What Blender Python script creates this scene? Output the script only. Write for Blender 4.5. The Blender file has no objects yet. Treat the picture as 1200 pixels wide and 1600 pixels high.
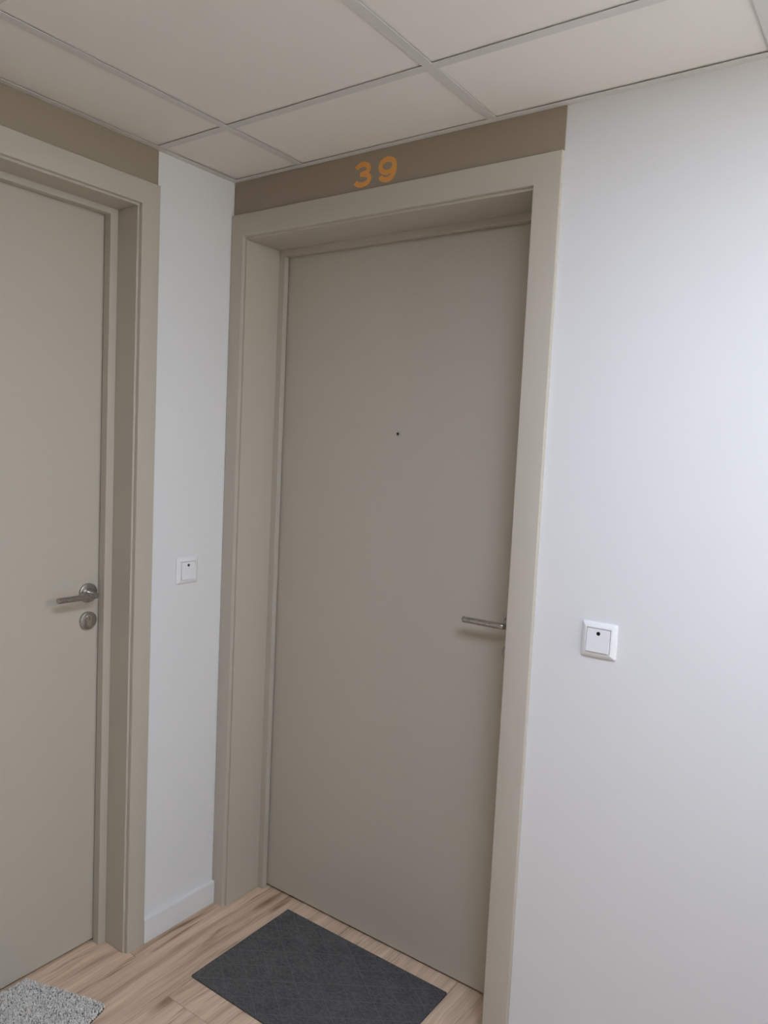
import bpy, bmesh, math, random
from mathutils import Vector, Matrix

# ------------------------------------------------------------------ camera, world, exposure
scene = bpy.context.scene
COL = scene.collection
random.seed(7)

F_PX, AZ, PITCH, ROLL = 1178.74, 0.61532, -0.08074, 0.04743
CAM = Vector((1.7656, -1.6385, 1.4866))
d = Vector((-math.sin(AZ) * math.cos(PITCH), math.cos(AZ) * math.cos(PITCH), math.sin(PITCH)))
r = Vector((math.cos(AZ), math.sin(AZ), 0.0))
u = r.cross(d)
r2 = r * math.cos(ROLL) + u * math.sin(ROLL)
u2 = -r * math.sin(ROLL) + u * math.cos(ROLL)
cam_data = bpy.data.cameras.new('camera')
cam = bpy.data.objects.new('camera', cam_data)
COL.objects.link(cam)
cam_data.sensor_fit = 'VERTICAL'
cam_data.sensor_height = 24.0
cam_data.lens = F_PX / 1600.0 * 24.0
cam_data.clip_start = 0.02
mw = Matrix((r2, u2, -d)).transposed().to_4x4()
mw.translation = CAM
cam.matrix_world = mw
scene.camera = cam

world = bpy.data.worlds.new('sky')
scene.world = world
world.use_nodes = True
bg = world.node_tree.nodes['Background']
bg.inputs['Color'].default_value = (1.0, 0.985, 0.90, 1)
bg.inputs['Strength'].default_value = 7.1

LAMP_STRENGTH = 29.8
LAMP_COLOR = (0.675, 0.79, 1.0, 1)

vs = scene.view_settings
vs.view_transform = 'Standard'
vs.look = 'None'
vs.gamma = 1.0
vs.use_curve_mapping = False
vs.exposure = 0.0

# ------------------------------------------------------------------ measures (metres), corner of the two walls at the origin
H = 2.272
T = 0.0122                       # architrave thickness
X_END, Y_END = 2.6, -2.8
BARS_X = [0.277 + 0.6 * k for k in range(7) if 0.277 + 0.6 * k < X_END - 0.1]
BARS_Y = [-0.293 - 0.6 * k for k in range(4)]

# ------------------------------------------------------------------ materials
def nodes_of(name):
    m = bpy.data.materials.new(name)
    m.use_nodes = True
    nt = m.node_tree
    return m, nt, nt.nodes['Principled BSDF']

def N(nt, kind, **kw):
    n = nt.nodes.new(kind)
    for k, v in kw.items():
        setattr(n, k, v)
    return n

def paint(name, col, rough, bump=0.02, scale=260.0, mottle=0.03, spec=0.4):
    m, nt, p = nodes_of(name)
    tc = N(nt, 'ShaderNodeTexCoord')
    n1 = N(nt, 'ShaderNodeTexNoise')
    n1.inputs['Scale'].default_value = scale
    n1.inputs['Detail'].default_value = 3
    nt.links.new(tc.outputs['Object'], n1.inputs['Vector'])
    b = N(nt, 'ShaderNodeBump')
    b.inputs['Strength'].default_value = bump
    b.inputs['Distance'].default_value = 0.002
    nt.links.new(n1.outputs['Fac'], b.inputs['Height'])
    nt.links.new(b.outputs['Normal'], p.inputs['Normal'])
    n2 = N(nt, 'ShaderNodeTexNoise')
    n2.inputs['Scale'].default_value = 900.0
    n2.inputs['Detail'].default_value = 2
    nt.links.new(tc.outputs['Object'], n2.inputs['Vector'])
    r_ = N(nt, 'ShaderNodeValToRGB')
    r_.color_ramp.elements[0].position = 0.3
    r_.color_ramp.elements[1].position = 0.7
    r_.color_ramp.elements[0].color = tuple(c * (1 - mottle) for c in col) + (1,)
    r_.color_ramp.elements[1].color = tuple(min(1, c * (1 + mottle)) for c in col) + (1,)
    nt.links.new(n2.outputs['Fac'], r_.inputs['Fac'])
    nt.links.new(r_.outputs['Color'], p.inputs['Base Color'])
    p.inputs['Roughness'].default_value = rough
    p.inputs['Specular IOR Level'].default_value = spec
    return m

def metal(name, col, rough, aniso=0.0):
    m, nt, p = nodes_of(name)
    tc = N(nt, 'ShaderNodeTexCoord')
    n1 = N(nt, 'ShaderNodeTexNoise')
    n1.inputs['Scale'].default_value = 700.0
    nt.links.new(tc.outputs['Object'], n1.inputs['Vector'])
    mr = N(nt, 'ShaderNodeMapRange')
    mr.inputs['To Min'].default_value = rough - 0.06
    mr.inputs['To Max'].default_value = rough + 0.06
    nt.links.new(n1.outputs['Fac'], mr.inputs['Value'])
    nt.links.new(mr.outputs['Result'], p.inputs['Roughness'])
    p.inputs['Base Color'].default_value = col + (1,)
    p.inputs['Metallic'].default_value = 1.0
    return m

M = {}
M['wall'] = paint('wall_paint', (0.80, 0.795, 0.79), 0.75, 0.05, 180.0, 0.008)
M['taupe'] = paint('door_paint', (0.53, 0.485, 0.405), 0.55, 0.02, 420.0, 0.02)
M['panel'] = paint('overdoor_paint', (0.345, 0.288, 0.215), 0.7, 0.03, 300.0, 0.03)
M['skirt'] = paint('skirting_paint', (0.80, 0.80, 0.80), 0.4, 0.01, 200.0, 0.005)
M['tile'] = paint('ceiling_tile_fleece', (0.865, 0.833, 0.785), 0.95, 0.12, 500.0, 0.02, 0.1)
M['grid'] = paint('ceiling_grid_metal', (0.70, 0.68, 0.65), 0.5, 0.0, 200.0, 0.005)
M['dark'] = paint('dark_void', (0.02, 0.017, 0.014), 0.9, 0.0, 100.0, 0.1)
M['plastic'] = paint('switch_plastic', (0.86, 0.86, 0.86), 0.3, 0.0, 100.0, 0.003)
M['black'] = paint('black_plastic', (0.008, 0.008, 0.01), 0.35, 0.0, 100.0, 0.05)
M['orange'] = paint('orange_paint', (0.80, 0.38, 0.105), 0.6, 0.03, 300.0, 0.06)
M['steel'] = metal('brushed_steel', (0.50, 0.475, 0.45), 0.27)
M['chrome'] = metal('chrome', (0.75, 0.74, 0.72), 0.10)
M['beige'] = paint('warm_bounce_paint', (0.62, 0.46, 0.30), 0.75, 0.05, 180.0, 0.008)  # beige invented for the unseen wall, to bounce warm light into the room

def oak():
    m, nt, p = nodes_of('oak_laminate')
    tc = N(nt, 'ShaderNodeTexCoord')
    oi = N(nt, 'ShaderNodeObjectInfo')
    off = N(nt, 'ShaderNodeVectorMath', operation='SCALE')
    comb = N(nt, 'ShaderNodeCombineXYZ')
    nt.links.new(oi.outputs['Random'], comb.inputs['X'])
    nt.links.new(oi.outputs['Random'], comb.inputs['Y'])
    nt.links.new(oi.outputs['Random'], comb.inputs['Z'])
    nt.links.new(comb.outputs['Vector'], off.inputs[0])
    off.inputs['Scale'].default_value = 37.0
    add = N(nt, 'ShaderNodeVectorMath', operation='ADD')
    nt.links.new(tc.outputs['Object'], add.inputs[0])
    nt.links.new(off.outputs['Vector'], add.inputs[1])
    # slow sideways drift of the grain
    warp = N(nt, 'ShaderNodeTexNoise')
    warp.inputs['Scale'].default_value = 3.2
    warp.inputs['Detail'].default_value = 2
    nt.links.new(add.outputs['Vector'], warp.inputs['Vector'])
    wsc = N(nt, 'ShaderNodeVectorMath', operation='SCALE')
    wsc.inputs['Scale'].default_value = 0.035
    nt.links.new(warp.outputs['Color'], wsc.inputs[0])
    add2 = N(nt, 'ShaderNodeVectorMath', operation='ADD')
    nt.links.new(add.outputs['Vector'], add2.inputs[0])
    nt.links.new(wsc.outputs['Vector'], add2.inputs[1])
    def streak(sx, sy, detail, rough):
        mp = N(nt, 'ShaderNodeMapping')
        mp.inputs['Scale'].default_value = (sx, sy, 1.0)
        nt.links.new(add2.outputs['Vector'], mp.inputs['Vector'])
        n = N(nt, 'ShaderNodeTexNoise')
        n.inputs['Scale'].default_value = 1.0
        n.inputs['Detail'].default_value = detail
        n.inputs['Roughness'].default_value = rough
        nt.links.new(mp.outputs['Vector'], n.inputs['Vector'])
        return n
    a = streak(30.0, 1.5, 5, 0.60)
    b = streak(260.0, 6.0, 3, 0.6)
    c = streak(44.0, 3.4, 3, 0.55)
    ra = N(nt, 'ShaderNodeValToRGB')
    e = ra.color_ramp.elements
    e[0].position, e[0].color = 0.30, (0.42, 0.295, 0.20, 1)
    e[1].position, e[1].color = 0.68, (0.78, 0.60, 0.45, 1)
    x = ra.color_ramp.elements.new(0.47)
    x.color = (0.67, 0.495, 0.355, 1)
    nt.links.new(a.outputs['Fac'], ra.inputs['Fac'])
    rb = N(nt, 'ShaderNodeValToRGB')
    rb.color_ramp.elements[0].position, rb.color_ramp.elements[0].color = 0.32, (0.86, 0.84, 0.82, 1)
    rb.color_ramp.elements[1].position, rb.color_ramp.elements[1].color = 0.62, (1.04, 1.04, 1.04, 1)
    nt.links.new(b.outputs['Fac'], rb.inputs['Fac'])
    rc = N(nt, 'ShaderNodeValToRGB')
    rc.color_ramp.elements[0].position, rc.color_ramp.elements[0].color = 0.29, (0.52, 0.44, 0.375, 1)
    rc.color_ramp.elements[1].position, rc.color_ramp.elements[1].color = 0.41, (1, 1, 1, 1)
    nt.links.new(c.outputs['Fac'], rc.inputs['Fac'])
    m1 = N(nt, 'ShaderNodeMix', data_type='RGBA', blend_type='MULTIPLY')
    m1.inputs[0].default_value = 1.0
    nt.links.new(ra.outputs['Color'], m1.inputs[6])
    nt.links.new(rb.outputs['Color'], m1.inputs[7])
    m2 = N(nt, 'ShaderNodeMix', data_type='RGBA', blend_type='MULTIPLY')
    m2.inputs[0].default_value = 1.0
    nt.links.new(m1.outputs[2], m2.inputs[6])
    nt.links.new(rc.outputs['Color'], m2.inputs[7])
    mk = N(nt, 'ShaderNodeMapping')
    mk.inputs['Scale'].default_value = (9.0, 2.6, 1.0)
    nt.links.new(add2.outputs['Vector'], mk.inputs['Vector'])
    vo = N(nt, 'ShaderNodeTexVoronoi')
    vo.inputs['Scale'].default_value = 0.8
    nt.links.new(mk.outputs['Vector'], vo.inputs['Vector'])
    rk_ = N(nt, 'ShaderNodeValToRGB')
    rk_.color_ramp.elements[0].position, rk_.color_ramp.elements[0].color = 0.05, (0.50, 0.42, 0.36, 1)
    rk_.color_ramp.elements[1].position, rk_.color_ramp.elements[1].color = 0.17, (1, 1, 1, 1)
    nt.links.new(vo.outputs['Distance'], rk_.inputs['Fac'])
    m3 = N(nt, 'ShaderNodeMix', data_type='RGBA', blend_type='MULTIPLY')
    m3.inputs[0].default_value = 1.0
    nt.links.new(m2.outputs[2], m3.inputs[6])
    nt.links.new(rk_.outputs['Color'], m3.inputs[7])
    hv = N(nt, 'ShaderNodeHueSaturation')
    mr = N(nt, 'ShaderNodeMapRange')
    mr.inputs['To Min'].default_value = 1.0
    mr.inputs['To Max'].default_value = 1.15
    nt.links.new(oi.outputs['Random'], mr.inputs['Value'])
    nt.links.new(mr.outputs['Result'], hv.inputs['Value'])
    nt.links.new(m3.outputs[2], hv.inputs['Color'])
    nt.links.new(hv.outputs['Color'], p.inputs['Base Color'])
    bp = N(nt, 'ShaderNodeBump')
    bp.inputs['Strength'].default_value = 0.08
    bp.inputs['Distance'].default_value = 0.002
    nt.links.new(b.outputs['Fac'], bp.inputs['Height'])
    nt.links.new(bp.outputs['Normal'], p.inputs['Normal'])
    p.inputs['Roughness'].default_value = 0.5
    p.inputs['Specular IOR Level'].default_value = 0.35
    return m
M['oak'] = oak()

def felt():
    m, nt, p = nodes_of('charcoal_felt')
    tc = N(nt, 'ShaderNodeTexCoord')
    mp = N(nt, 'ShaderNodeMapping')
    mp.inputs['Scale'].default_value = (120.0, 320.0, 100.0)
    mp.inputs['Rotation'].default_value = (0, 0, 0.5)
    nt.links.new(tc.outputs['Object'], mp.inputs['Vector'])
    n = N(nt, 'ShaderNodeTexNoise')
    n.inputs['Scale'].default_value = 1.0
    n.inputs['Detail'].default_value = 4
    nt.links.new(mp.outputs['Vector'], n.inputs['Vector'])
    n2 = N(nt, 'ShaderNodeTexNoise')
    n2.inputs['Scale'].default_value = 14.0
    n2.inputs['Detail'].default_value = 3
    nt.links.new(tc.outputs['Object'], n2.inputs['Vector'])
    mx = N(nt, 'ShaderNodeMath', operation='MULTIPLY_ADD')
    nt.links.new(n2.outputs['Fac'], mx.inputs[0])
    mx.inputs[1].default_value = 0.35
    nt.links.new(n.outputs['Fac'], mx.inputs[2])
    r_ = N(nt, 'ShaderNodeValToRGB')
    r_.color_ramp.elements[0].position, r_.color_ramp.elements[0].color = 0.42, (0.062, 0.061, 0.061, 1)
    r_.color_ramp.elements[1].position, r_.color_ramp.elements[1].color = 0.95, (0.15, 0.148, 0.147, 1)
    nt.links.new(mx.outputs[0], r_.inputs['Fac'])
    nt.links.new(r_.outputs['Color'], p.inputs['Base Color'])
    b = N(nt, 'ShaderNodeBump')
    b.inputs['Strength'].default_value = 0.35
    b.inputs['Distance'].default_value = 0.002
    nt.links.new(n.outputs['Fac'], b.inputs['Height'])
    nt.links.new(b.outputs['Normal'], p.inputs['Normal'])
    p.inputs['Roughness'].default_value = 0.95
    p.inputs['Specular IOR Level'].default_value = 0.15
    return m
M['felt'] = felt()
M['felt_rib'] = paint('charcoal_stitch', (0.145, 0.145, 0.148), 0.95, 0.1, 600.0, 0.25, 0.1)

def pile_mat():
    m, nt, p = nodes_of('grey_fleck_yarn')
    at = N(nt, 'ShaderNodeAttribute', attribute_name='fleck')
    r_ = N(nt, 'ShaderNodeValToRGB')
    e = r_.color_ramp.elements
    e[0].position, e[0].color = 0.0, (0.33, 0.305, 0.275, 1)
    e[1].position, e[1].color = 1.0, (0.95, 0.91, 0.85, 1)
    x = e.new(0.22); x.color = (0.70, 0.66, 0.605, 1)
    nt.links.new(at.outputs['Fac'], r_.inputs['Fac'])
    nt.links.new(r_.outputs['Color'], p.inputs['Base Color'])
    p.inputs['Roughness'].default_value = 0.95
    p.inputs['Specular IOR Level'].default_value = 0.1
    return m
M['pile'] = pile_mat()
M['backing'] = paint('dark_backing', (0.06, 0.06, 0.06), 0.9, 0.05, 300.0, 0.1)

def lamp_mat():
    m, nt, p = nodes_of('lit_diffuser')
    p.inputs['Base Color'].default_value = (0.9, 0.9, 0.9, 1)
    p.inputs['Emission Color'].default_value = LAMP_COLOR
    p.inputs['Emission Strength'].default_value = LAMP_STRENGTH
    return m
M['lamp'] = lamp_mat()

def glass_mat():
    m = bpy.data.materials.new('window_glass')
    m.use_nodes = True
    nt = m.node_tree
    nt.nodes.clear()
    o = N(nt, 'ShaderNodeOutputMaterial')
    t = N(nt, 'ShaderNodeBsdfTransparent')
    g = N(nt, 'ShaderNodeBsdfGlossy')
    g.inputs['Roughness'].default_value = 0.02
    f = N(nt, 'ShaderNodeFresnel')
    f.inputs['IOR'].default_value = 1.45
    mx = N(nt, 'ShaderNodeMixShader')
    nt.links.new(f.outputs[0], mx.inputs[0])
    nt.links.new(t.outputs[0], mx.inputs[1])
    nt.links.new(g.outputs[0], mx.inputs[2])
    nt.links.new(mx.outputs[0], o.inputs['Surface'])
    return m
M['glass'] = glass_mat()

# ------------------------------------------------------------------ mesh helpers
def link(name, me, mat, parent=None):
    o = bpy.data.objects.new(name, me)
    COL.objects.link(o)
    if mat is not None and len(me.materials) == 0:
        me.materials.append(mat)
    if parent is not None:
        o.parent = parent
    return o

def tag(o, label=None, cat=None, group=None, kind=None):
    if label: o['label'] = label
    if cat: o['category'] = cat
    if group: o['group'] = group
    if kind: o['kind'] = kind
    return o

def empty(name, loc=(0, 0, 0)):
    o = bpy.data.objects.new(name, None)
    COL.objects.link(o)
    o.location = loc
    o.empty_display_size = 0.1
    return o

def add_box(bm, lo, hi):
    vs_ = []
    for x in (lo[0], hi[0]):
        for y in (lo[1], hi[1]):
            for z in (lo[2], hi[2]):
                vs_.append(bm.verts.new((x, y, z)))
    for f in ((0, 1, 3, 2), (4, 6, 7, 5), (0, 4, 5, 1), (2, 3, 7, 6), (0, 2, 6, 4), (1, 5, 7, 3)):
        bm.faces.new([vs_[i] for i in f])

def finish(bm, bevel=0.0, segs=2, smooth=False):
    bmesh.ops.recalc_face_normals(bm, faces=bm.faces)
    if bevel > 0:
        bmesh.ops.bevel(bm, geom=list(bm.edges), offset=bevel, segments=segs, affect='EDGES', profile=0.5)
    if smooth:
        for f in bm.faces: f.smooth = True
    me = bpy.data.meshes.new('mesh')
    bm.to_mesh(me)
    bm.free()
    return me

def box(name, lo, hi, mat, parent=None, bevel=0.0, segs=2, base=(0, 0, 0)):
    """box given in world coordinates; base = origin of the parent"""
    bm = bmesh.new()
    add_box(bm, [lo[i] - base[i] for i in range(3)], [hi[i] - base[i] for i in range(3)])
    return link(name, finish(bm, bevel, segs), mat, parent)

def boxes(name, lst, mat, parent=None, base=(0, 0, 0)):
    bm = bmesh.new()
    for lo, hi in lst:
        add_box(bm, [lo[i] - base[i] for i in range(3)], [hi[i] - base[i] for i in range(3)])
    return link(name, finish(bm), mat, parent)

def lathe(profile, seg=48, axis='z'):
    """profile of (radius, height) turned about the axis"""
    bm = bmesh.new()
    rings = []
    for rad, h in profile:
        if rad < 1e-6:
            rings.append([bm.verts.new((0, 0, h))])
        else:
            rings.append([bm.verts.new((rad * math.cos(2 * math.pi * k / seg), rad * math.sin(2 * math.pi * k / seg), h)) for k in range(seg)])
    for A, B in zip(rings, rings[1:]):
        for k in range(seg):
            k2 = (k + 1) % seg
            if len(A) == 1 and len(B) == 1: continue
            if len(A) == 1: bm.faces.new((A[0], B[k], B[k2]))
            elif len(B) == 1: bm.faces.new((A[k], A[k2], B[0]))
            else: bm.faces.new((A[k], A[k2], B[k2], B[k]))
    return bm

def tube(path, rad, seg=24, round_end=0.0):
    """round bar along a list of points, closed at both ends"""
    bm = bmesh.new()
    pts = [Vector(p) for p in path]
    n = len(pts)
    rings = []
    up = Vector((0, 0, 1))
    for i, p in enumerate(pts):
        t = (pts[min(i + 1, n - 1)] - pts[max(i - 1, 0)]).normalized()
        s = t.cross(up)
        if s.length < 1e-5: s = t.cross(Vector((1, 0, 0)))
        s.normalize()
        w = s.cross(t)
        rings.append([bm.verts.new(p + rad[i] * (math.cos(2 * math.pi * k / seg) * s + math.sin(2 * math.pi * k / seg) * w)) for k in range(seg)])
    for A, B in zip(rings, rings[1:]):
        for k in range(seg):
            bm.faces.new((A[k], A[(k + 1) % seg], B[(k + 1) % seg], B[k]))
    bm.faces.new(rings[0])
    bm.faces.new(rings[-1])
    return bm

def shade_auto(me, ang=40):
    for p in me.polygons: p.use_smooth = True
    me.set_sharp_from_angle(angle=math.radians(ang))
    return me

# ------------------------------------------------------------------ floor: oak planks laid along y
floor = empty('floor')
tag(floor, 'light oak laminate floor of long planks', 'floor', kind='structure')
boxes('underlay', [((-0.35, Y_END - 0.05, -0.05), (X_END + 0.1, 0.35, -0.0085))], M['dark'], floor)
PW, PL = 0.195, 1.30
def plank_mesh(w, l):
    bm = bmesh.new()
    add_box(bm, (-w / 2 + 0.0007, -l / 2 + 0.0004, -0.008), (w / 2 - 0.0007, l / 2 - 0.0004, 0.0))
    bmesh.ops.recalc_face_normals(bm, faces=bm.faces)
    top = [e for e in bm.edges if all(v.co.z > -1e-6 for v in e.verts)]
    bmesh.ops.bevel(bm, geom=top, offset=0.0008, segments=1, affect='EDGES')
    me = bpy.data.meshes.new('plank')
    bm.to_mesh(me); bm.free()
    me.materials.append(M['oak'])
    return me
PLANK = plank_mesh(PW, PL)
joint = {0: -0.332, 1: 0.25, 2: -0.374, 3: 0.10, -1: -0.95, -2: -0.2}
for i in range(-2, int((X_END + 0.1) / PW) + 1):
    x0 = 0.041 + PW * (i - 1)
    j = joint.get(i, -0.15 - 1.1 * random.random())
    y = j
    while y < 0.35: y += PL
    y -= PL
    ys = []
    while y > Y_END - PL:
        ys.append(y); y -= PL
    ys = [ys[0] + PL] + ys
    for yb in ys:
        if yb > 0.34 or yb + PL < Y_END: continue
        o = bpy.data.objects.new('plank', PLANK)
        COL.objects.link(o)
        o.parent = floor
        o.location = (x0 + PW / 2, yb + PL / 2, 0.0)

# ------------------------------------------------------------------ doors (profile measures shared by both)
def build_door(name, label, place, W_in, inner_h, outer_h, arch_w, arch_cut, reveal, stop_d, leaf_h, handle_side, panel_top, peephole):
    """A door in its own frame: local s runs along the wall, t out of the wall (towards the room), z up.
    place(s, t, z) gives the world point. s = 0 and s = W_in are the architrave's inner edges."""
    root = empty(name, place(W_in / 2, 0, 0))
    tag(root, label, 'door', kind='structure')
    def b(nm, lo, hi, mat, parent=root, bevel=0.0012, segs=2):
        bm = bmesh.new()
        add_box(bm, lo, hi)
        bmesh.ops.recalc_face_normals(bm, faces=bm.faces)
        if bevel: bmesh.ops.bevel(bm, geom=list(bm.edges), offset=bevel, segments=segs, affect='EDGES', profile=0.5)
        base = place(W_in / 2, 0, 0)
        for v in bm.verts:
            v.co = Vector(place(*v.co)) - Vector(base)
        bmesh.ops.recalc_face_normals(bm, faces=bm.faces)
        me = bpy.data.meshes.new(nm)
        bm.to_mesh(me); bm.free()
        return link(nm, me, mat, parent)
    L = 0.0062                                                     # lining stands proud of the architrave's inner edge
    # architrave: one continuous moulding round the opening, its front edges eased
    c0, c1 = arch_cut
    outline = [(-c0, 0.0), (-c0, outer_h), (W_in + c1, outer_h), (W_in + c1, 0.0), (W_in, 0.0), (W_in, inner_h), (0.0, inner_h), (0.0, 0.0)]
    bm = bmesh.new()
    fr = [bm.verts.new((p[0], T, p[1])) for p in outline]
    bk = [bm.verts.new((p[0], 0.0, p[1])) for p in outline]
    n = len(outline)
    for k in range(n): bm.faces.new((fr[k], fr[(k + 1) % n], bk[(k + 1) % n], bk[k]))
    for q in ((0, 1, 6, 7), (1, 2, 5, 6), (2, 3, 4, 5)):
        bm.faces.new([fr[i] for i in q]); bm.faces.new([bk[i] for i in q])
    bmesh.ops.recalc_face_normals(bm, faces=bm.faces)
    rim = {frozenset((fr[k], fr[(k + 1) % n])) for k in range(n) if k not in (3, 7)}
    bmesh.ops.bevel(bm, geom=[e for e in bm.edges if frozenset(e.verts) in rim], offset=0.0028, segments=4, affect='EDGES', profile=0.5)
    base = Vector(place(W_in / 2, 0, 0))
    for v in bm.verts: v.co = Vector(place(*v.co)) - base
    link('architrave', shade_auto(finish(bm), 60), M['taupe'], root)
    # lining boards in the reveal
    b('jamb_lining', (-0.022, -0.205, 0.0), (L, -0.0005, inner_h - L), M['taupe'])
    b('jamb_lining', (W_in - L, -0.205, 0.0), (W_in + 0.022, -0.0005, inner_h - L), M['taupe'])
    b('head_lining', (-0.022, -0.205, inner_h - L), (W_in + 0.022, -0.0005, inner_h + 0.022), M['taupe'])
    # stops against which the leaf closes
    S = 0.0235
    b('door_stop', (L - 0.001, -stop_d, 0.0), (L + S, -reveal, inner_h - L), M['taupe'], bevel=0.0015)
    b('door_stop', (W_in - L - S, -stop_d, 0.0), (W_in - L + 0.001, -reveal, inner_h - L), M['taupe'], bevel=0.0015)
    b('door_stop', (L + S - 0.001, -stop_d, leaf_h), (W_in - L - S + 0.001, -reveal, inner_h - L + 0.001), M['taupe'], bevel=0.0015)
    # leaf behind the stops, near-black filler added in its slits as shade and light block
    leaf = b('door_leaf', (L + 0.006, -stop_d - 0.0435, 0.0085), (W_in - L - 0.006, -stop_d - 0.0042, leaf_h + 0.014), M['taupe'], bevel=0.001)
    bm = bmesh.new()
    for lo, hi in (((L, -0.2, 0.0002), (W_in - L, -stop_d - 0.03, 0.0086)),
                   ((L + 0.0002, -stop_d - 0.04, 0.0), (L + 0.006, -stop_d - 0.006, leaf_h + 0.014)),
                   ((W_in - L - 0.006, -stop_d - 0.04, 0.0), (W_in - L - 0.0002, -stop_d - 0.006, leaf_h + 0.014))):
        add_box(bm, lo, hi)
    base = Vector(place(W_in / 2, 0, 0))
    for v in bm.verts: v.co = Vector(place(*v.co)) - base
    link('gap_shade_filler', finish(bm), M['dark'], root)
    # panel between architrave and ceiling
    b('overdoor_panel', (-arch_cut[0] + 0.003, 0.0, outer_h), (W_in + arch_cut[1] + 0.001, 0.004, panel_top), M['panel'], bevel=0.0008)
    # ---- ironmongery on the leaf
    ft = -stop_d - 0.0042                                          # front face of the leaf
    sgn = -1 if handle_side == 'hi' else 1
    hs = (W_in - L - S - 0.0325) if handle_side == 'hi' else (L + S + 0.0325)
    hz = 1.050
    def put(bm, mat, nm, parent, smooth=35):
        for v in bm.verts: v.co = Vector(place(*v.co)) - base
        bmesh.ops.recalc_face_normals(bm, faces=bm.faces)
        me = bpy.data.meshes.new(nm)
        bm.to_mesh(me); bm.free()
        shade_auto(me, smooth)
        return link(nm, me, mat, parent)
    def out(bm, s0, z0):                                           # turn a z-lathe so that it stands out of the leaf
        for v in bm.verts:
            x, y, z = v.co
            v.co = (s0 + x, ft + z, z0 + y)
        return bm
    put(out(lathe([(0.0, -0.001), (0.0275, -0.001), (0.0275, 0.006), (0.0268, 0.0075), (0.0255, 0.008), (0.0, 0.008)], 64), hs, hz), M['steel'], 'handle_rosette', leaf)
    # lever: neck out of the rosette, a tight bend, then the grip
    pts, rad = [], []
    R = 0.0082
    for k in range(4):
        pts.append((hs, ft + 0.006 + k * 0.011, hz)); rad.append(R * 0.9)
    cx_, ct_, rb = hs + sgn * 0.0135, ft + 0.0405, 0.0135
    for k in range(1, 9):
        a = math.pi / 2 * k / 8
        pts.append((cx_ - sgn * rb * math.cos(a), ct_ + rb * math.sin(a), hz)); rad.append(R * (0.9 + 0.1 * k / 8))
    for k in range(1, 6):
        pts.append((cx_ + sgn * 0.108 * k / 5, ct_ + rb, hz)); rad.append(R)
    pts.append((cx_ + sgn * 0.1095, ct_ + rb, hz)); rad.append(R * 0.86)
    put(tube(pts, rad, 28), M['steel'], 'lever_handle', leaf, 32)
    # neck collar
    put(out(lathe([(0.0, 0.007), (0.0125, 0.007), (0.0125, 0.013), (0.0118, 0.014), (0.0, 0.014)], 40), hs, hz), M['steel'], 'neck_collar', leaf)
    # cylinder rosette with a raised profile cylinder and its key slot
    cz_ = hz - 0.0785
    put(out(lathe([(0.0, -0.001), (0.0253, -0.001), (0.0253, 0.008), (0.0245, 0.0095), (0.023, 0.010), (0.0, 0.010)], 64), hs, cz_), M['steel'], 'cylinder_rosette', leaf)
    bm = bmesh.new()                                               # euro-profile: round core over a narrower tongue
    prof = [(0.0086 * math.cos(a), 0.008 + 0.0086 * math.sin(a)) for a in [math.radians(-50 + 280 * k / 20) for k in range(21)]]
    prof += [(-0.005, -0.013), (-0.0035, -0.0158), (0.0035, -0.0158), (0.005, -0.013)]
    lo = [bm.verts.new((hs + px, ft + 0.0095, cz_ + pz)) for px, pz in prof]
    hi = [bm.verts.new((hs + px, ft + 0.0125, cz_ + pz)) for px, pz in prof]
    for k in range(len(prof)):
        bm.faces.new((lo[k], lo[(k + 1) % len(prof)], hi[(k + 1) % len(prof)], hi[k]))
    bm.faces.new(hi)
    put(bm, M['chrome'], 'lock_cylinder', leaf, 30)
    bm = bmesh.new()
    add_box(bm, (hs - 0.0008, ft + 0.012, cz_ + 0.0035), (hs + 0.0008, ft + 0.0128, cz_ + 0.0125))
    put(bm, M['black'], 'key_slot', leaf)
    if peephole:
        ps, pz = peephole
        put(out(lathe([(0.0036, 0.0012), (0.0042, 0.0030), (0.0062, 0.0030), (0.0072, 0.0015), (0.0072, -0.001)], 40), ps, pz), M['chrome'], 'peephole_ring', leaf)
        put(out(lathe([(0.0, 0.0026), (0.0016, 0.0023), (0.0030, 0.0016), (0.0040, 0.0005), (0.0040, -0.001)], 32), ps, pz), M['black'], 'peephole_lens', leaf)
    return root, leaf

# door 39, in the wall y = 0; architrave from the corner to x = 1.0547
X_LI, X_RI = 0.0515, 0.9884
build_door('door_1', 'taupe flush door under the orange number, with peephole', lambda s, t, z: (X_LI + s, -t, z),
           X_RI - X_LI, 2.1060, 2.173, 0.066, (X_LI - 0.0008, 0.0663), 0.141, 0.1600, 2.0800, 'hi', H - 0.001, (0.5289 - X_LI, 1.537))
# neighbouring door in the wall x = 0, running out of the picture on the left
Y_RI = -0.3406
build_door('door_2', 'taupe flush door beside the pale mat, cut by the left edge', lambda s, t, z: (t, Y_RI - s, z),
           X_RI - X_LI, 2.1160, 2.177, 0.058, (0.0582, 0.058), 0.085, 0.1115, 2.0930, 'lo', H - 0.001, None)

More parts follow.
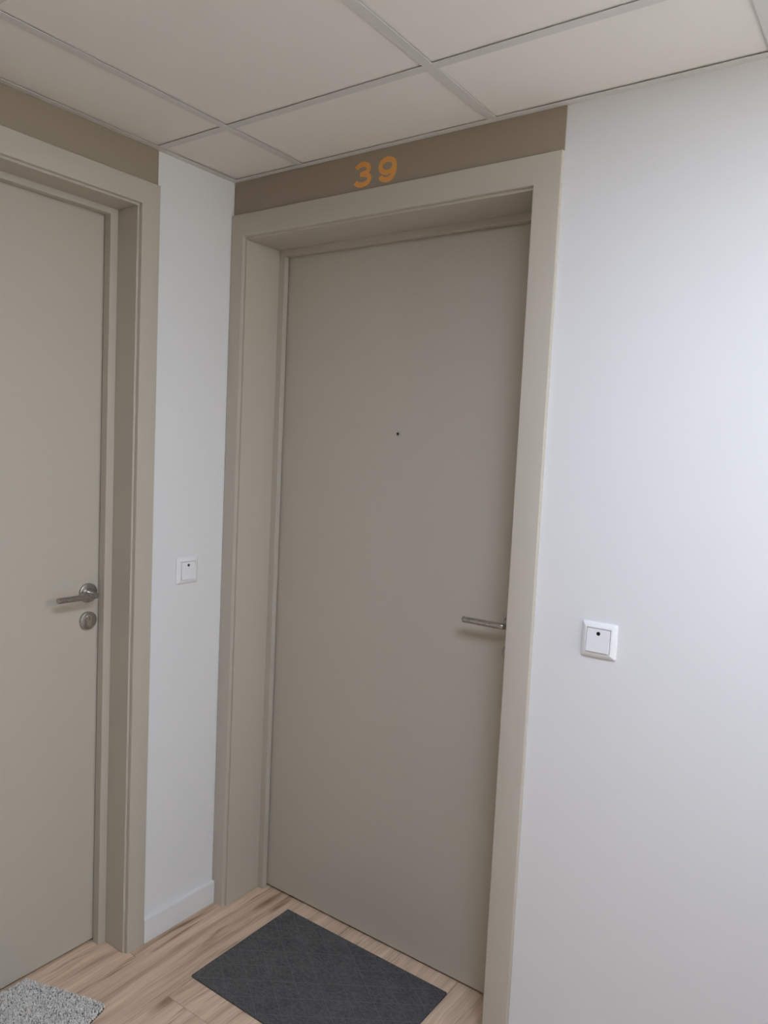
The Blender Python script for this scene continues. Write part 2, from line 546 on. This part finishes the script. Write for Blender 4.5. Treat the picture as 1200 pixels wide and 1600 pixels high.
# ------------------------------------------------------------------ walls
yo0, yo1 = Y_RI + 0.021, Y_RI - (X_RI - X_LI) - 0.021             # rough opening in the left wall
tag(boxes('wall_left', [((-0.24, yo0, 0), (0, 0.0, H + 0.3)), ((-0.24, yo1, 2.136), (0, yo0, H + 0.3)), ((-0.24, Y_END, 0), (0, yo1, H + 0.3))], M['wall']),
    'white painted wall between the two doors', 'wall', kind='structure')
xo0, xo1 = X_LI - 0.021, X_RI + 0.021
tag(boxes('wall_back', [((-0.24, 0, 0), (xo0, 0.24, H + 0.3)), ((xo0, 0, 2.127), (xo1, 0.24, H + 0.3)), ((xo1, 0, 0), (X_END, 0.24, H + 0.3))], M['wall']),
    'white painted wall with the numbered door', 'wall', kind='structure')
tag(boxes('wall_front', [((-0.24, Y_END - 0.2, 0), (X_END + 0.2, Y_END, H + 0.3))], M['beige']), 'unseen wall behind the viewer, coloured beige to bounce warm light', 'wall', kind='structure')
WY0, WY1, WZ0, WZ1 = -0.86, -0.10, 1.18, 2.20
tag(boxes('wall_right', [((X_END, Y_END, 0), (X_END + 0.2, 0.24, WZ0)), ((X_END, Y_END, WZ1), (X_END + 0.2, 0.24, H + 0.3)),
                         ((X_END, Y_END, WZ0), (X_END + 0.2, WY0, WZ1)), ((X_END, WY1, WZ0), (X_END + 0.2, 0.24, WZ1))], M['wall']),
    'white painted end wall with the corridor window', 'wall', kind='structure')
win = empty('window_1', (X_END + 0.1, (WY0 + WY1) / 2, WZ0))
tag(win, 'white framed corridor window', 'window', kind='structure')
wb = win.location
for lo, hi in (((X_END + 0.07, WY0, WZ0), (X_END + 0.13, WY1, WZ0 + 0.06)), ((X_END + 0.07, WY0, WZ1 - 0.06), (X_END + 0.13, WY1, WZ1)),
               ((X_END + 0.07, WY0, WZ0 + 0.06), (X_END + 0.13, WY0 + 0.06, WZ1 - 0.06)), ((X_END + 0.07, WY1 - 0.06, WZ0 + 0.06), (X_END + 0.13, WY1, WZ1 - 0.06)),
               ((X_END + 0.07, (WY0 + WY1) / 2 - 0.03, WZ0 + 0.06), (X_END + 0.13, (WY0 + WY1) / 2 + 0.03, WZ1 - 0.06))):
    box('window_frame', lo, hi, M['skirt'], win, 0.003, 2, wb)
for y0, y1 in ((WY0 + 0.06, (WY0 + WY1) / 2 - 0.03), ((WY0 + WY1) / 2 + 0.03, WY1 - 0.06)):
    box('pane', (X_END + 0.097, y0, WZ0 + 0.06), (X_END + 0.103, y1, WZ1 - 0.06), M['glass'], win, 0, 1, wb)

# baseboards
tag(box('baseboard_left', (0.0, Y_RI + 0.0582, 0.0), (0.0142, -T, 0.0737), M['skirt'], None, 0.0022, 2), 'low white baseboard between the two doors', 'baseboard', kind='structure')
tag(box('baseboard_back', (1.056, -0.0142, 0.0), (X_END, 0.0, 0.0737), M['skirt'], None, 0.0022, 2), 'low white baseboard right of the numbered door', 'baseboard', kind='structure')

# ------------------------------------------------------------------ ceiling: grid and lay-in tiles
ceil = empty('ceiling', (0, 0, H))
tag(ceil, 'suspended ceiling of white square tiles in a white metal grid', 'ceiling', kind='structure')
cb = (0, 0, H)
box('slab', (-0.3, Y_END - 0.2, H + 0.3), (X_END + 0.2, 0.3, H + 0.4), M['dark'], ceil, 0, 1, cb)  # unseen dark slab, added above the tiles to block light
FL = 0.0115
for x in BARS_X:
    bm = bmesh.new()
    add_box(bm, (x - FL, Y_END, 0.0), (x + FL, -0.0225, 0.0012))
    add_box(bm, (x - 0.001, Y_END, 0.0012), (x + 0.001, -0.0225, 0.035))
    link('grid_bar', finish(bm), M['grid'], ceil)
edges_x = [0.0] + BARS_X + [X_END]
for y in BARS_Y:
    for x0, x1 in zip(edges_x, edges_x[1:]):
        a = x0 + (0.0225 if x0 == 0.0 else FL)
        c = x1 - (0.0 if x1 == X_END else FL)
        bm = bmesh.new()
        add_box(bm, (a + 0.0003, y - FL, 0.0003), (c - 0.0003, y + FL, 0.0015))
        add_box(bm, (a + 0.0003, y - 0.001, 0.0015), (c - 0.0003, y + 0.001, 0.033))
        link('grid_bar', finish(bm), M['grid'], ceil)
for nm, lo, hi, lo2, hi2 in (('edge_trim', (0, Y_END, -0.0008), (0.0225, 0.0, 0.0006), (0, Y_END, 0.0006), (0.0012, 0.0, 0.022)),
                             ('edge_trim', (0.0225, -0.0225, -0.0006), (X_END, 0.0, 0.0006), (0.0225, -0.0012, 0.0006), (X_END, 0.0, 0.022))):
    bm = bmesh.new()
    add_box(bm, lo, hi); add_box(bm, lo2, hi2)
    link(nm, finish(bm), M['grid'], ceil)

LAMP_BAY = (1.477, 2.077, -1.493, -0.893)          # the bay whose tile is a light panel
edges_y = [0.0] + BARS_Y + [Y_END]
def tile_obj(x0, x1, y0, y1, lift, tx, ty):
    w, l = x1 - x0, y1 - y0
    bm = bmesh.new()
    add_box(bm, (-w / 2, -l / 2, 0), (w / 2, l / 2, 0.015))
    o = link('ceiling_tile', finish(bm, 0.0008, 1), M['tile'], ceil)
    o.location = ((x0 + x1) / 2, (y0 + y1) / 2, lift)
    o.rotation_euler = (tx, ty, 0)
    return o
rt = random.Random(3)
for i, (x0, x1) in enumerate(zip(edges_x, edges_x[1:])):
    for j, (y1, y0) in enumerate(zip(edges_y, edges_y[1:])):
        g = 0.004
        if x0 < (LAMP_BAY[0] + LAMP_BAY[1]) / 2 < x1 and y0 < (LAMP_BAY[2] + LAMP_BAY[3]) / 2 < y1: continue
        tile_obj(x0 + g + (0.003 if i == 0 else 0), x1 - g, y0 + g, y1 - g - (0.003 if j == 0 else 0), 0.0032 + 0.0006 * rt.random(),
                 math.radians(rt.uniform(-0.10, 0.10)), math.radians(rt.uniform(-0.10, 0.10)))

# square light panel laid into one bay of the grid, above the viewer
lx0, lx1, ly0, ly1 = LAMP_BAY
lamp = empty('ceiling_light', ((lx0 + lx1) / 2, (ly0 + ly1) / 2, H))
tag(lamp, 'square white light panel laid into the ceiling grid above the viewer', 'light')
h = (lx1 - lx0) / 2 - 0.004
for lo, hi in (((-h, -h, 0.0018), (h, -h + 0.022, 0.012)), ((-h, h - 0.022, 0.0018), (h, h, 0.012)),
               ((-h, -h + 0.022, 0.0018), (-h + 0.022, h - 0.022, 0.012)), ((h - 0.022, -h + 0.022, 0.0018), (h, h - 0.022, 0.012))):
    box('panel_frame', lo, hi, M['skirt'], lamp)
box('diffuser', (-h + 0.0222, -h + 0.0222, 0.004), (h - 0.0222, h - 0.0222, 0.010), M['lamp'], lamp)

# ------------------------------------------------------------------ light switches
def build_switch(place, loc, label):
    root = empty('light_switch', loc)
    tag(root, label, 'switch', 'square white light switches')
    def rr(half, rad, t, n=5):
        pts = []
        for cx_, cz_, a0 in ((half - rad, half - rad, 0), (-half + rad, half - rad, 90), (-half + rad, -half + rad, 180), (half - rad, -half + rad, 270)):
            for k in range(n + 1):
                a = math.radians(a0 + 90 * k / n)
                pts.append((cx_ + rad * math.cos(a), t, cz_ + rad * math.sin(a)))
        return pts
    def loft(rings, cap_last=False):
        bm = bmesh.new()
        R_ = [[bm.verts.new(place(*p)) for p in ring] for ring in rings]
        for A, B in zip(R_, R_[1:]):
            for k in range(len(A)):
                bm.faces.new((A[k], A[(k + 1) % len(A)], B[(k + 1) % len(A)], B[k]))
        if cap_last: bm.faces.new(R_[-1])
        bmesh.ops.recalc_face_normals(bm, faces=bm.faces)
        return bm
    def put(bm, nm, mat, parent, ang=30):
        me = bpy.data.meshes.new(nm)
        bm.to_mesh(me); bm.free()
        return link(nm, shade_auto(me, ang), mat, parent)
    # frame: low outer rim, chamfer up to a flat ring, well in the middle
    put(loft([rr(0.0400, 0.004, 0.0002), rr(0.0400, 0.004, 0.0035), rr(0.0393, 0.0036, 0.0045), rr(0.0300, 0.002, 0.0098), rr(0.0283, 0.0015, 0.0100),
              rr(0.0272, 0.001, 0.0095), rr(0.0272, 0.001, 0.0040)], True), 'frame', M['plastic'], root)
    # rocker, tipped so that its lower edge stands out
    def tip(ring, lo, hi):
        return [(p[0], p[1] + lo + (hi - lo) * (p[2] + 0.0265) / 0.053, p[2]) for p in ring]
    lo, hi = 0.0028, -0.0008
    rk = put(loft([rr(0.0260, 0.001, 0.0045), tip(rr(0.0260, 0.001, 0.0102), lo, hi), tip(rr(0.0255, 0.001, 0.0108), lo, hi)], True), 'rocker', M['plastic'], root)
    # little dark lens near the rocker's upper edge
    z0 = 0.0160
    t0 = 0.0108 + lo + (hi - lo) * (z0 + 0.0265) / 0.053
    bm = bmesh.new()
    n = 28
    prev = None
    for rad, dt in ((0.0043, -0.0005), (0.0043, 0.0003), (0.0040, 0.0005), (0.0020, 0.0005)):
        ring = [bm.verts.new(place(rad * math.cos(2 * math.pi * k / n), t0 + dt, z0 + rad * math.sin(2 * math.pi * k / n))) for k in range(n)]
        if prev:
            for k in range(n): bm.faces.new((prev[k], prev[(k + 1) % n], ring[(k + 1) % n], ring[k]))
        prev = ring
    bm.faces.new(prev)
    bmesh.ops.recalc_face_normals(bm, faces=bm.faces)
    put(bm, 'indicator_lens', M['black'], rk)
    return root
build_switch(lambda s, t, z: (s, -t, z), (1.2124, 0.0, 1.0889), 'square white light switch on the wall right of the numbered door')
build_switch(lambda s, t, z: (t, s, z), (0.0, -0.1509, 1.1037), 'square white light switch on the narrow wall between the doors')

# ------------------------------------------------------------------ painted number above the door
num = empty('door_number', (0.529, -0.004, 2.183))
tag(num, 'orange painted number 39 on the panel above the door', 'number')
def stroke(pts, w, closed=False, y0=-0.00005, y1=-0.0006):
    n = len(pts)
    L_, R_ = [], []
    for i in range(n):
        a = pts[(i - 1) % n] if closed or i > 0 else pts[i]
        c = pts[(i + 1) % n] if closed or i < n - 1 else pts[i]
        tx, tz = c[0] - a[0], c[1] - a[1]
        l = math.hypot(tx, tz)
        nx, nz = -tz / l, tx / l
        ww = w[i] if isinstance(w, list) else w
        L_.append((pts[i][0] + nx * ww / 2, pts[i][1] + nz * ww / 2))
        R_.append((pts[i][0] - nx * ww / 2, pts[i][1] - nz * ww / 2))
    bm = bmesh.new()
    def ring(P, y): return [bm.verts.new((p[0], y, p[1])) for p in P]
    l1, r1, l0, r0 = ring(L_, y1), ring(R_, y1), ring(L_, y0), ring(R_, y0)
    m = n if closed else n - 1
    for i in range(m):
        k = (i + 1) % n
        bm.faces.new((l1[i], l1[k], r1[k], r1[i]))
        bm.faces.new((l0[i], l0[k], l1[k], l1[i]))
        bm.faces.new((r1[i], r1[k], r0[k], r0[i]))
    if not closed:
        bm.faces.new((l1[0], r1[0], r0[0], l0[0]))
        bm.faces.new((l1[-1], r1[-1], r0[-1], l0[-1]))
    bmesh.ops.recalc_face_normals(bm, faces=bm.faces)
    return bm
def arc(cx_, cz_, rx, rz, a0, a1, n):
    return [(cx_ + rx * math.cos(math.radians(a0 + (a1 - a0) * k / n)), cz_ + rz * math.sin(math.radians(a0 + (a1 - a0) * k / n))) for k in range(n + 1)]
SW = 0.0135
# 3: upper bowl ends at the waist, lower bowl begins there; unit 62 x 64 mm
bm = stroke(arc(0, 0.0463, 0.0205, 0.0122, 165, -92, 28), SW)
for b2 in (stroke(arc(0, 0.0193, 0.0235, 0.0133, 92, -165, 30), SW, y1=-0.00058), stroke([(-0.0085, 0.0333), (0.004, 0.0333)], 0.0125, y1=-0.00056)):
    tmp = bpy.data.meshes.new('t'); b2.to_mesh(tmp); b2.free(); bm.from_mesh(tmp); bpy.data.meshes.remove(tmp)
me = bpy.data.meshes.new('digit'); bm.to_mesh(me); bm.free()
o = link('digit', me, M['orange'], num); o.location = (-0.0405, 0, 0); o['label'] = 'orange figure 3'
# 9: closed bowl with a tail curling down and left
bm = stroke(arc(0, 0.0415, 0.0225, 0.0165, 0, 360, 40)[:-1], SW, True)
tail = arc(0, 0.030, 0.0228, 0.0235, 35, -60, 22) + arc(0, 0.0235, 0.0235, 0.0170, -62, -160, 14)
b2 = stroke(tail, SW, y1=-0.00055)
b2.to_mesh(tmp := bpy.data.meshes.new('t')); b2.free(); bm.from_mesh(tmp); bpy.data.meshes.remove(tmp)
me = bpy.data.meshes.new('digit'); bm.to_mesh(me); bm.free()
o = link('digit', me, M['orange'], num); o.location = (0.0405, 0, 0); o['label'] = 'orange figure 9'

# ------------------------------------------------------------------ charcoal doormat
mx0, mx1, my0, my1 = 0.2270, 0.8222, -0.2870, 0.1083
mat = empty('doormat', ((mx0 + mx1) / 2, (my0 + my1) / 2, 0.0))
tag(mat, 'thin charcoal rectangular doormat in front of the numbered door', 'doormat')
def rounded(hx, hy, rad, n=4):
    pts = []
    for cx_, cy_, a0 in ((hx - rad, hy - rad, 0), (-hx + rad, hy - rad, 90), (-hx + rad, -hy + rad, 180), (hx - rad, -hy + rad, 270)):
        for k in range(n + 1):
            a = math.radians(a0 + 90 * k / n)
            pts.append((cx_ + rad * math.cos(a), cy_ + rad * math.sin(a)))
    return pts
def slab(outline, inset, z0, z1, chamfer):
    bm = bmesh.new()
    cx_ = sum(p[0] for p in outline) / len(outline); cy_ = sum(p[1] for p in outline) / len(outline)
    def ring(k, z):
        out = []
        for p in outline:
            v = Vector((p[0] - cx_, p[1] - cy_)); l = v.length
            v *= (l - k) / l
            out.append(bm.verts.new((cx_ + v.x, cy_ + v.y, z)))
        return out
    R_ = [ring(inset, z0), ring(inset, z1 - chamfer), ring(inset + chamfer, z1)]
    for A, B in zip(R_, R_[1:]):
        for k in range(len(A)): bm.faces.new((A[k], A[(k + 1) % len(A)], B[(k + 1) % len(A)], B[k]))
    bm.faces.new(R_[0]); bm.faces.new(R_[-1])
    bmesh.ops.recalc_face_normals(bm, faces=bm.faces)
    return bm
hx, hy = (mx1 - mx0) / 2, (my1 - my0) / 2
link('mat_body', finish(slab(rounded(hx, hy, 0.004), 0, 0.0, 0.0055, 0.0012)), M['felt'], mat)
# fine raised stitch lines crossing in diamonds, one joined relief
bm = bmesh.new()
def clip(px, py, dx, dy):
    t0, t1 = -9, 9
    for p, dd, h in ((px, dx, hx - 0.006), (py, dy, hy - 0.006)):
        if abs(dd) < 1e-9:
            if abs(p) > h: return None
            continue
        a, c = (-h - p) / dd, (h - p) / dd
        t0, t1 = max(t0, min(a, c)), min(t1, max(a, c))
    return (t0, t1) if t1 - t0 > 0.01 else None
for sgn in (1, -1):
    dx, dy = math.cos(math.radians(35)), sgn * math.sin(math.radians(35))
    nx, ny = -dy, dx
    for k in range(-9, 10):
        px, py = nx * k * 0.062, ny * k * 0.062
        c = clip(px, py, dx, dy)
        if not c: continue
        w = 0.0007
        q = []
        for t_, s_ in ((c[0], -w), (c[1], -w), (c[1], w), (c[0], w)):
            q.append((px + dx * t_ + nx * s_, py + dy * t_ + ny * s_))
        lo = [bm.verts.new((a, b_, 0.0054)) for a, b_ in q]
        hi = [bm.verts.new((a, b_, 0.0058 if sgn > 0 else 0.00575)) for a, b_ in q]
        bm.faces.new(hi)
        for i in range(4): bm.faces.new((lo[i], lo[(i + 1) % 4], hi[(i + 1) % 4], hi[i]))
o = link('stitching', finish(bm), M['felt_rib'], mat)

# ------------------------------------------------------------------ pale flecked mat at the neighbouring door
gm = empty('doormat', (0.08, -0.72, 0.0))
tag(gm, 'pale grey flecked tufted mat with rounded corner at the left door', 'doormat')
def poly_round(poly, rads, n=8):
    out = []
    m = len(poly)
    for i in range(m):
        p = Vector(poly[i]); a = (Vector(poly[i - 1]) - p).normalized(); c = (Vector(poly[(i + 1) % m]) - p).normalized()
        ang = a.angle(c)
        dist = rads[i] / math.tan(ang / 2)
        p0, p1 = p + a * dist, p + c * dist
        for k in range(n + 1):
            t_ = k / n
            out.append(((1 - t_) ** 2 * p0 + 2 * t_ * (1 - t_) * p + t_ * t_ * p1)[:])
    return out
gx, gy = 0.08, -0.72
quad = [(-0.104, -0.5775), (-0.104, -1.02), (0.305, -1.02), (0.146, -0.497)]
quad = [(p[0] - gx, p[1] - gy) for p in quad]
outl = poly_round(quad, [0.006, 0.02, 0.03, 0.022])
link('backing', finish(slab(outl, 0.0, 0.0, 0.004, 0.001)), M['backing'], gm)
def inside(x, y):
    res = False
    n = len(outl)
    for i in range(n):
        x0, y0 = outl[i]; x1, y1 = outl[(i + 1) % n]
        if (y0 > y) != (y1 > y) and x < (x1 - x0) * (y - y0) / (y1 - y0) + x0: res = not res
    return res
rg = random.Random(11)
verts, faces, fleck = [], [], []
xs0, xs1 = min(p[0] for p in outl), max(p[0] for p in outl)
ys0, ys1 = min(p[1] for p in outl), max(p[1] for p in outl)
STEP = 0.0034
ny_ = int((ys1 - ys0) / STEP); nx_ = int((xs1 - xs0) / STEP)
for iy in range(ny_):
    for ix in range(nx_):
        x = xs0 + (ix + rg.random()) * STEP; y = ys0 + (iy + rg.random()) * STEP
        if not inside(x, y): continue
        h = 0.008 + 0.005 * rg.random(); a = rg.random() * 6.283; wd = 0.0017 + 0.0008 * rg.random()
        lx, ly = rg.uniform(-0.004, 0.004), rg.uniform(-0.004, 0.004)
        nx2, ny2 = x + lx, y + ly
        if not inside(x + lx * 1.3, y + ly * 1.3): lx = ly = 0.0
        col = rg.random() ** 0.8
        b0 = len(verts)
        for k in range(3):
            t_ = a + k * 2.0944
            verts.append((x + wd * math.cos(t_), y + wd * math.sin(t_), 0.003))
        for k in range(3):
            t_ = a + 0.5 + k * 2.0944
            verts.append((x + lx * 0.6 + wd * 1.15 * math.cos(t_), y + ly * 0.6 + wd * 1.15 * math.sin(t_), h * 0.75))
        verts.append((x + lx, y + ly, h))
        for k in range(3):
            k2 = (k + 1) % 3
            faces.append((b0 + k, b0 + k2, b0 + 3 + k2, b0 + 3 + k))
            faces.append((b0 + 3 + k, b0 + 3 + k2, b0 + 6))
        fleck += [col] * 7
me = bpy.data.meshes.new('pile')
me.from_pydata(verts, [], faces)
at = me.attributes.new('fleck', 'FLOAT', 'POINT')
at.data.foreach_set('value', fleck)
me.update()
for p in me.polygons: p.use_smooth = True
o = link('pile', me, M['pile'], gm)
o['kind'] = 'stuff'
